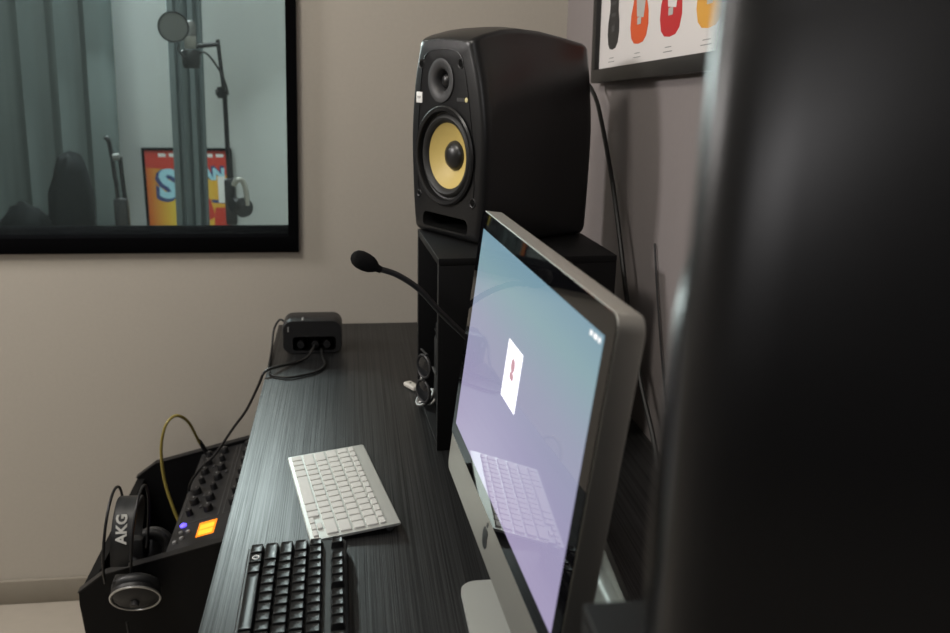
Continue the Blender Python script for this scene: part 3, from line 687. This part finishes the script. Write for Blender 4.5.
def lens(z, y):
    o = R(-.004, y, z); n = (BXm.to_3x3() @ V((-.88, -.46, .10))).normalized()
    m = MB(); m.torus(o, n, .0215, .0028, 36, 8, 0, .0185); m.build('lens_rim', 'black_plastic', sg)
    m = MB(); m.lathe([(.0001, .003), (.010, .0024), (.0205, .0002), (.0205, -.001), (.0001, .0005)], o, n, 28); m.build('lens', 'lens', sg)
lens(.104, .142); lens(.054, .148)
m = MB(); m.tube([R(-.004, .144, .083), R(-.008, .145, .079), R(-.004, .146, .075)], .0025, 8); m.build('bridge', 'silver', sg)
for z, y in ((.125, .140), (.033, .151)):
    m = MB(); m.tube([R(-.003, y, z), R(.002, y + .004, z), R(.003, y + .04, z - .008), R(.003, y + .075, z - .014), R(.003, y + .095, z - .018 if z > .05 else .0155)], .0022, 8); m.build('temple_arm', 'black_plastic', sg)
us = thing('usb_stick', 'ivory usb stick lying before the riser beside the sunglasses', 'usb stick', D(.118, 1.715), math.radians(-62))
X = world(us); m = MB(X); m.box((-.020, -.009, .0002), (.020, .009, .0095), .003, 0, 3); m.build('casing', 'ivory', us)
m = MB(X); m.box((.020, -.006, .002), (.032, .006, .0065), .0005); m.build('connector', 'silver', us)
m = MB(X); m.lathe([(.003, 0), (.0025, .0003), (.0001, .0003)], (-.006, 0, .0094), (0, 0, 1), 12); m.build('lanyard_hole', 'hole', us)
rn = random.Random(5); m = MB()
for k in range(5):
    o = R(.004 + .006 * (k % 2), .196 + rn.uniform(-.006, .006), .018 + .002 * k); m.torus(o, (rn.uniform(-.9, -.3), rn.uniform(-.5, .5), rn.uniform(.3, 1)), .0155 + .001 * k, .0022, 28, 6)
tag(centred(m.build('earphone_coil', 'foil')), 'little coil of grey earphone wire at the foot of the pouch', 'earphones')

# ------------------------------------------------------------------ framed guitar print on the right wall
tlt = math.radians(2.8)
PO = D(.519, 1.876, .602)
pr = V((0, -math.cos(tlt), math.sin(tlt))); pu = V((0, math.sin(tlt) * -1, -math.cos(tlt))) * -1
PX = frame(PO, pr, pu, V((-1, 0, 0)))                        # x to the near end, y up, z off the wall
fp = thing('framed_print', 'black framed print of electric guitars hung tilted on the right hand wall', 'picture', PO)
PW, PH, fr = .95, .62, .026
m = MB(PX)
for lo, hi in (((0, 0), (PW, fr)), ((0, PH - fr), (PW, PH)), ((0, fr), (fr, PH - fr)), ((PW - fr, fr), (PW, PH - fr))): m.box((*lo, 0), (*hi, .020), .0015)
m.build('frame', 'picture_frame', fp)
m = MB(PX); m.box((fr, fr, .002), (PW - fr, PH - fr, .010)); sh = m.build('print', 'paper', fp)
def guitar(x, y0, cmat, s=1.0, kind=0):
    # body outline, half profile (width, height) from the tail up; horns differ left / right
    B = [(0, 0), (.022, .002), (.036, .010), (.043, .026), (.041, .044), (.032, .060), (.030, .072), (.035, .086), (.040, .100), (.036, .114), (.026, .124)]
    if kind == 1: R_ = B[:-2] + [(.036, .108), (.030, .126), (.022, .120), (.016, .106), (.008, .106)]; L_ = B[:-2] + [(.040, .112), (.038, .132), (.030, .140), (.022, .126), (.014, .108), (.008, .106)]
    elif kind == 2: R_ = B[:-1] + [(.028, .112), (.016, .104), (.008, .108)]; L_ = B + [(.015, .126), (.008, .122)]
    else: R_ = [(w * .78, h) for w, h in B] + [(.020, .132), (.008, .120)]; L_ = [(w * .74, h) for w, h in B] + [(.022, .140), (.014, .126), (.008, .120)]
    o = [(x + w * s, y0 + h * s) for w, h in R_] + [(x - w * s, y0 + h * s) for w, h in L_[::-1][:-1]]
    m = MB(PX); zz = .0102
    m.plate([o], zz, 0)
    # pick guard, pickups, bridge, neck and head
    m.plate([[(x - .012 * s, y0 + .040 * s), (x + .020 * s, y0 + .036 * s), (x + .026 * s, y0 + .062 * s), (x + .024 * s, y0 + .100 * s), (x - .010 * s, y0 + .104 * s), (x - .020 * s, y0 + .080 * s)]], zz + .0002, 1)
    for h in (.052, .070, .088): m.plate([[(x - .012 * s, y0 + h * s), (x + .012 * s, y0 + h * s), (x + .012 * s, y0 + (h + .005) * s), (x - .012 * s, y0 + (h + .005) * s)]], zz + .0004, 2)
    m.plate([[(x - .009 * s, y0 + .028 * s), (x + .009 * s, y0 + .028 * s), (x + .009 * s, y0 + .038 * s), (x - .009 * s, y0 + .038 * s)]], zz + .0004, 2)
    m.plate([[(x - .0065 * s, y0 + .098 * s), (x + .0065 * s, y0 + .098 * s), (x + .005 * s, y0 + .31 * s), (x - .005 * s, y0 + .31 * s)]], zz + .0005, 3)
    m.plate([[(x - .005 * s, y0 + .31 * s), (x + .005 * s, y0 + .31 * s), (x + .012 * s, y0 + .33 * s), (x + .010 * s, y0 + .37 * s), (x - .006 * s, y0 + .375 * s), (x - .012 * s, y0 + .34 * s)]], zz + .0004, 3)
    for h, w in ((-.016, .016), (-.023, .022)): m.plate([[(x - w * s, y0 + h), (x + w * .6 * s, y0 + h), (x + w * .6 * s, y0 + h + .0014), (x - w * s, y0 + h + .0014)]], zz, 4)
    pg_ = {0: 'g_black', 1: 'g_silver', 2: 'paper'}[kind]
    gq = m.build('guitar_picture', [cmat, pg_, 'dim_print' if kind == 0 else 'g_silver', 'g_brown', 'grey_print'], sh)
    return gq
for k, (c, kd) in enumerate((('g_black', 0), ('g_orange', 1), ('g_red', 2), ('g_yellow', 1), ('g_silver', 2))):
    guitar(.118 + k * .160, .060, c, 1.18, kd)

# wall cables
m = MB(); m.tube([D(*p) for p in ((.425, 1.735, .600), (.455, 1.80, .612), (.482, 1.838, .603), (.490, 1.795, .575), (.490, 1.74, .530), (.490, 1.647, .430), (.490, 1.573, .330), (.490, 1.508, .233), (.490, 1.407, .117), (.490, 1.325, .050), (.490, 1.285, .0045))], .0044, 8)
tag(centred(m.build('speaker_cable', 'cable')), 'black cable hanging behind the yellow coned monitor down to the desk', 'cable')
m = MB(); m.tube([D(*p) for p in ((.5165, 1.46, .345), (.5165, 1.43, .27), (.5165, 1.385, .17), (.5165, 1.33, .07), (.5165, 1.30, .012))], .0018, 6)
tag(centred(m.build('wall_lead', 'grill')), 'thin grey lead stuck on the wall below the framed print', 'cable')

# ------------------------------------------------------------------ the booth behind the window
def drape(name, mt, x0, x1, y, z0, z1, waves, amp, label, seed, lean=0.0, thick=.012):
    rg_ = random.Random(seed); n = waves * 8; ph = [rg_.uniform(0, 6.28) for _ in range(3)]
    m = MB(); rings = []
    for j in range(9):
        t = j / 8; z = z0 + (z1 - z0) * t; fr_, bk_ = [], []
        for k in range(n + 1):
            u = k / n; off = amp * (math.sin(u * waves * 2 * PI + ph[0]) + .4 * math.sin(u * waves * 4.3 * PI + ph[1] + t) + .3 * math.sin(t * 3 + u * 9 + ph[2]))
            x = x0 + (x1 - x0) * u + lean * t + .2 * amp * math.sin(u * 31 + ph[1])
            fr_.append(V((x, y + off, z))); bk_.append(V((x, y + off + thick, z)))
        rings.append(fr_ + bk_[::-1])
    m.loft(rings); return tag(centred(m.build(name, mt, None, 60)), label, 'curtain')
drape('curtain', 'curtain_grey', -2.35, -0.845, 3.38, .02, 2.45, 13, .020, 'wide grey green curtain behind the dark bundle in the booth window', 4, .06)
drape('curtain', 'curtain', -.600, -.500, 3.12, .02, 2.45, 3, .016, 'narrow gathered grey curtain hanging before the bright poster', 9, .050, .05)

# poster: plain stand-in in the colours of the photograph's one
po = thing('poster', 'bright orange and yellow poster with big letters on the booth wall', 'poster', (-.615, BY - .012, Z0 - .17))
XP = frame((-.785, BY - .002, Z0 - .16), (1, 0, 0), (0, 0, 1), (0, -1, 0)); pw, ph_ = .335, .465
m = MB(XP)
for lo, hi in (((0, 0), (pw, .010)), ((0, ph_ - .010), (pw, ph_)), ((0, .010), (.010, ph_ - .010)), ((pw - .010, .010), (pw, ph_ - .010))): m.box((*lo, 0), (*hi, .016), .001)
m.build('frame', 'frame_black', po)
m = MB(XP); m.box((.010, .010, .001), (pw - .010, ph_ - .010, .008)); sh = m.build('sheet', 'p_field', po)
m = MB(XP); m.plate([[(.010, ph_ - .075), (pw - .010, ph_ - .105), (pw - .010, ph_ - .010), (.010, ph_ - .010)]], .0084, 0)
m.plate([[(.255, .16), (pw - .010, .15), (pw - .010, .235), (.262, .235)]], .0086, 2); m.plate([[(.20, .16), (.262, .20), (.245, .27), (.20, .27)]], .0085, 0)
for x in (.06, .10, .235, .275): m.plate([[(x, ph_ - .034), (x + .028, ph_ - .035), (x + .028, ph_ - .022), (x, ph_ - .021)]], .0088, 1)
m.plate([[(.250, .255), (.315, .250), (.315, .262), (.250, .267)]], .0088, 3)
m.build('printed_shapes', ['p_red', 'white', 'p_red', 'p_navy'], sh)
m = MB(XP)
m.text('S', .150, XP.inverted() @ XP @ Matrix.Translation((.090, ph_ - .143, .0090)), 0, 0, bold=.006); m.text('AN', .060, Matrix.Translation((.262, ph_ - .102, .0090)), 0, 0, bold=.003)
m.text('S', .150, Matrix.Translation((.083, ph_ - .150, .0087)), 0, 1, bold=.012); m.text('AN', .060, Matrix.Translation((.258, ph_ - .096, .0087)), 0, 1, bold=.006)
m.text('1', .130, Matrix.Translation((.290, ph_ - .165, .0092)), 0, 2, bold=.007)
m.build('poster_letters', ['p_blue', 'p_navy', 'white'], sh)

# microphone stand with its boom, the microphone and the pop filter it holds
ms = thing('microphone_stand', 'tall thin black microphone stand behind the window glass', 'microphone stand', (-.370, 2.8, 0))
bx_, by_ = -.362, 2.80
m = MB(); m.cyl((bx_, by_, .02), D(bx_ + .002, by_, .54), .0072, None, 12); m.build('lower_tube', 'black_metal', ms)
m = MB(); m.cyl(D(bx_ + .002, by_, .52), D(-.372, by_, .690), .0058, None, 12); m.build('upper_tube', 'black_metal', ms)
m = MB(); m.cyl(D(-.385, by_, .540), D(-.350, by_, .545), .010, None, 12); m.cyl(D(-.368, by_, .525), D(-.369, by_, .557), .0125, None, 14); m.build('clutch', 'black_metal', ms)
m = MB(); m.cyl(D(-.366, by_, .678), D(-.452, by_, .668), .0065, None, 12); m.build('boom_arm', 'black_metal', ms)
for a in (0, 120, 240):
    m = MB(); m.tube([(bx_, by_, .16), (bx_ + .26 * math.cos(math.radians(a + 40)), by_ + .26 * math.sin(math.radians(a + 40)), .012)], .007, 8, 0, 0); m.build('leg', 'black_metal', ms)
m = MB(); m.box(D(-.374, by_ - .022, .150), D(-.342, by_ + .015, .290), .006); m.build('clamp_block', 'black_plastic', ms)
cm = thing('condenser_microphone', 'champagne grey studio microphone on the stand boom in the booth', 'microphone', D(-.449, 2.80, .66))
m = MB(); m.lathe([(.0001, 0), (.014, .0), (.017, .004), (.017, .034), (.015, .036)], D(-.449, 2.80, .662), (0, 0, 1), 24); m.build('body', 'mic_metal', cm)
m = MB(); m.lathe([(.015, 0), (.0175, .002), (.0175, .030), (.013, .040), (.0001, .043)], D(-.449, 2.80, .698), (0, 0, 1), 24); m.build('head_grille', 'mesh_grey', cm)
m = MB(); m.lathe([(.0001, 0), (.022, 0), (.026, .01), (.028, .045), (.024, .052), (.0001, .052)], D(-.449, 2.80, .608), (0, 0, 1), 24); m.build('shock_mount', 'black_plastic', cm)
m = MB(); m.tube([D(*p) for p in ((-.440, 2.80, .612), (-.425, 2.79, .650), (-.400, 2.785, .648), (-.370, 2.785, .605), (-.355, 2.785, .57), (-.348, 2.785, .535))], .003, 8); m.build('microphone_cord', 'cable', cm)
pf = thing('pop_filter', 'round grey mesh pop filter in front of the booth microphone', 'pop filter', D(-.490, 2.74, .66))
n_ = V((.25, -1, -.1)).normalized(); o = D(-.484, 2.745, .720)
m = MB(); m.torus(o, n_, .0400, .0028, 40, 8); m.build('hoop', 'black_plastic', pf)
m = MB(); m.lathe([(.0001, .002), (.039, .001), (.039, -.001), (.0001, -.002)], o, n_, 32); m.build('mesh_disc', 'mesh_grey', pf)
m = MB(); m.tube([o + V((.012, .004, -.044)), D(-.474, 2.75, .655), D(-.462, 2.762, .640), D(-.455, 2.772, .638)], .003, 8); m.build('arm', 'black_metal', pf)
bh = thing('booth_headphones', 'pale headphones hanging from the microphone stand in the booth', 'headphones', D(-.322, 2.78, .185))
m = MB(); m.tube([D(*p) for p in ((-.345, 2.775, .272), (-.335, 2.77, .287), (-.320, 2.77, .286), (-.312, 2.77, .270), (-.308, 2.77, .240), (-.308, 2.77, .212))], .0085, 8); m.build('headband', 'mic_metal', bh)
m = MB(); m.lathe([(.0001, -.012), (.026, -.012), (.030, -.004), (.028, .006), (.018, .010), (.0001, .010)], D(-.318, 2.77, .205), (.5, -.8, .1), 28); m.build('ear_cup', 'grill', bh)
m = MB(); m.lathe([(.0001, -.010), (.022, -.010), (.024, 0), (.018, .008), (.0001, .008)], D(-.345, 2.758, .215), (-.6, -.6, .1), 24); m.build('ear_cup', 'black_plastic', bh)

fs = thing('folded_stand', 'thin folded black stand leaning by the edge of the wide booth curtain', 'stand', (-.735, 3.0, 0))
m = MB(); m.tube([(-.728, 3.0, .02), D(-.736, 3.0, .15), D(-.740, 3.0, .27), D(-.748, 3.0, .375), D(-.760, 3.0, .392)], .007, 8); m.build('main_rod', 'black_metal', fs)
m = MB(); m.tube([(-.706, 3.01, .02), D(-.716, 3.01, .15), D(-.722, 3.01, .33)], .007, 8, 0, 0); m.build('side_rod', 'black_metal', fs)
m = MB(); m.lathe([(.0001, -.012), (.011, -.010), (.011, .010), (.0001, .012)], D(-.731, 3.0, .331), (1, .1, .1), 14); m.build('clamp_knob', 'mesh_grey', fs)
m = MB(); m.box(D(-.750, 2.985, .10), D(-.708, 3.025, .20), .008); m.build('base_block', 'black_plastic', fs)

# dark covered bundle against the wide curtain
m = MB(); rb = random.Random(11)
for bx0, by0, prof_ in ((-.895, 3.03, ((0, .085, .08, 0), (.45, .08, .075, .0), (.80, .068, .066, .004), (.95, .062, .058, .008), (1.02, .052, .048, .010), (1.06, .034, .034, .012), (1.075, .006, .006, .012))),
                        (-1.03, 3.00, ((0, .11, .09, 0), (.45, .105, .085, .0), (.72, .095, .075, .004), (.84, .080, .062, .008), (.90, .052, .040, .004), (.92, .008, .008, .0)))):
    rings = []
    for z, rx, ry, dx in prof_:
        rings.append([V((bx0 + dx + rx * math.cos(2 * PI * k / 20) * (1 + rb.uniform(-.16, .16)), by0 + ry * math.sin(2 * PI * k / 20) * (1 + rb.uniform(-.16, .16)), z + (rb.uniform(-.02, .02) if z > .3 else 0))) for k in range(20)])
    m.loft(rings)
tag(centred(m.build('covered_bundle', 'bundle', None, 70)), 'dark cloth covered bundle standing before the wide curtain behind the window', 'bundle')

# ------------------------------------------------------------------ light
def area(name, loc, aim, size, power, col, sy=None):
    l = bpy.data.lights.new(name, 'AREA'); l.energy = power; l.color = col; l.size = size
    if sy: l.shape = 'RECTANGLE'; l.size_y = sy
    o = bpy.data.objects.new(name, l); C.objects.link(o); o.location = loc
    o.rotation_euler = (V(aim) - V(loc)).to_track_quat('-Z', 'Y').to_euler(); return o
area('left_light', (-2.4, 1.72, 2.15), (.2, 1.5, .9), .30, 31, (1.0, .95, .92))
area('ceiling_light', (-1.05, 1.00, 2.68), (-.5, 1.7, .8), .5, 23, (1.0, .95, .86))
area('rear_light', (-1.40, -1.55, 2.40), (.2, .3, 1.2), .50, 10, (1.0, .97, .98), .6)
area('booth_ceiling_light', (-.6, 2.72, 2.62), (-.4, 3.5, 1.0), .6, 20, (.96, .98, .98))
area('booth_lamp', (-.72, 3.30, 1.67), (0, 1.4, .8), .16, 24, (.96, 1.0, 1.0))
w = bpy.data.worlds.new('world'); bpy.context.scene.world = w; w.use_nodes = True
w.node_tree.nodes['Background'].inputs[0].default_value = (.5, .5, .5, 1); w.node_tree.nodes['Background'].inputs[1].default_value = .02

# ------------------------------------------------------------------ camera
F, YAW, PIT, ROL = 897.64, math.radians(8.1048), math.radians(15.6591), math.radians(1.1767)
fw = V((math.sin(YAW) * math.cos(PIT), math.cos(YAW) * math.cos(PIT), -math.sin(PIT)))
rt = V((math.cos(YAW), -math.sin(YAW), 0)); u_ = rt.cross(fw)
r2 = rt * math.cos(ROL) + u_ * math.sin(ROL); u2 = u_ * math.cos(ROL) - rt * math.sin(ROL)
cam = bpy.data.cameras.new('camera'); co = bpy.data.objects.new('camera', cam); C.objects.link(co)
co.matrix_world = frame(V((0, 0, .6342 + Z0)), r2, u2, -fw)
cam.sensor_width = 36; cam.lens = F / 950 * 36; cam.clip_start = .02
cam.dof.use_dof = True; cam.dof.focus_distance = 1.35; cam.dof.aperture_fstop = 5.6
sc = bpy.context.scene; sc.camera = co
sc.view_settings.view_transform = 'Standard'; sc.view_settings.look = 'None'; sc.view_settings.gamma = 1; sc.view_settings.exposure = 0.08
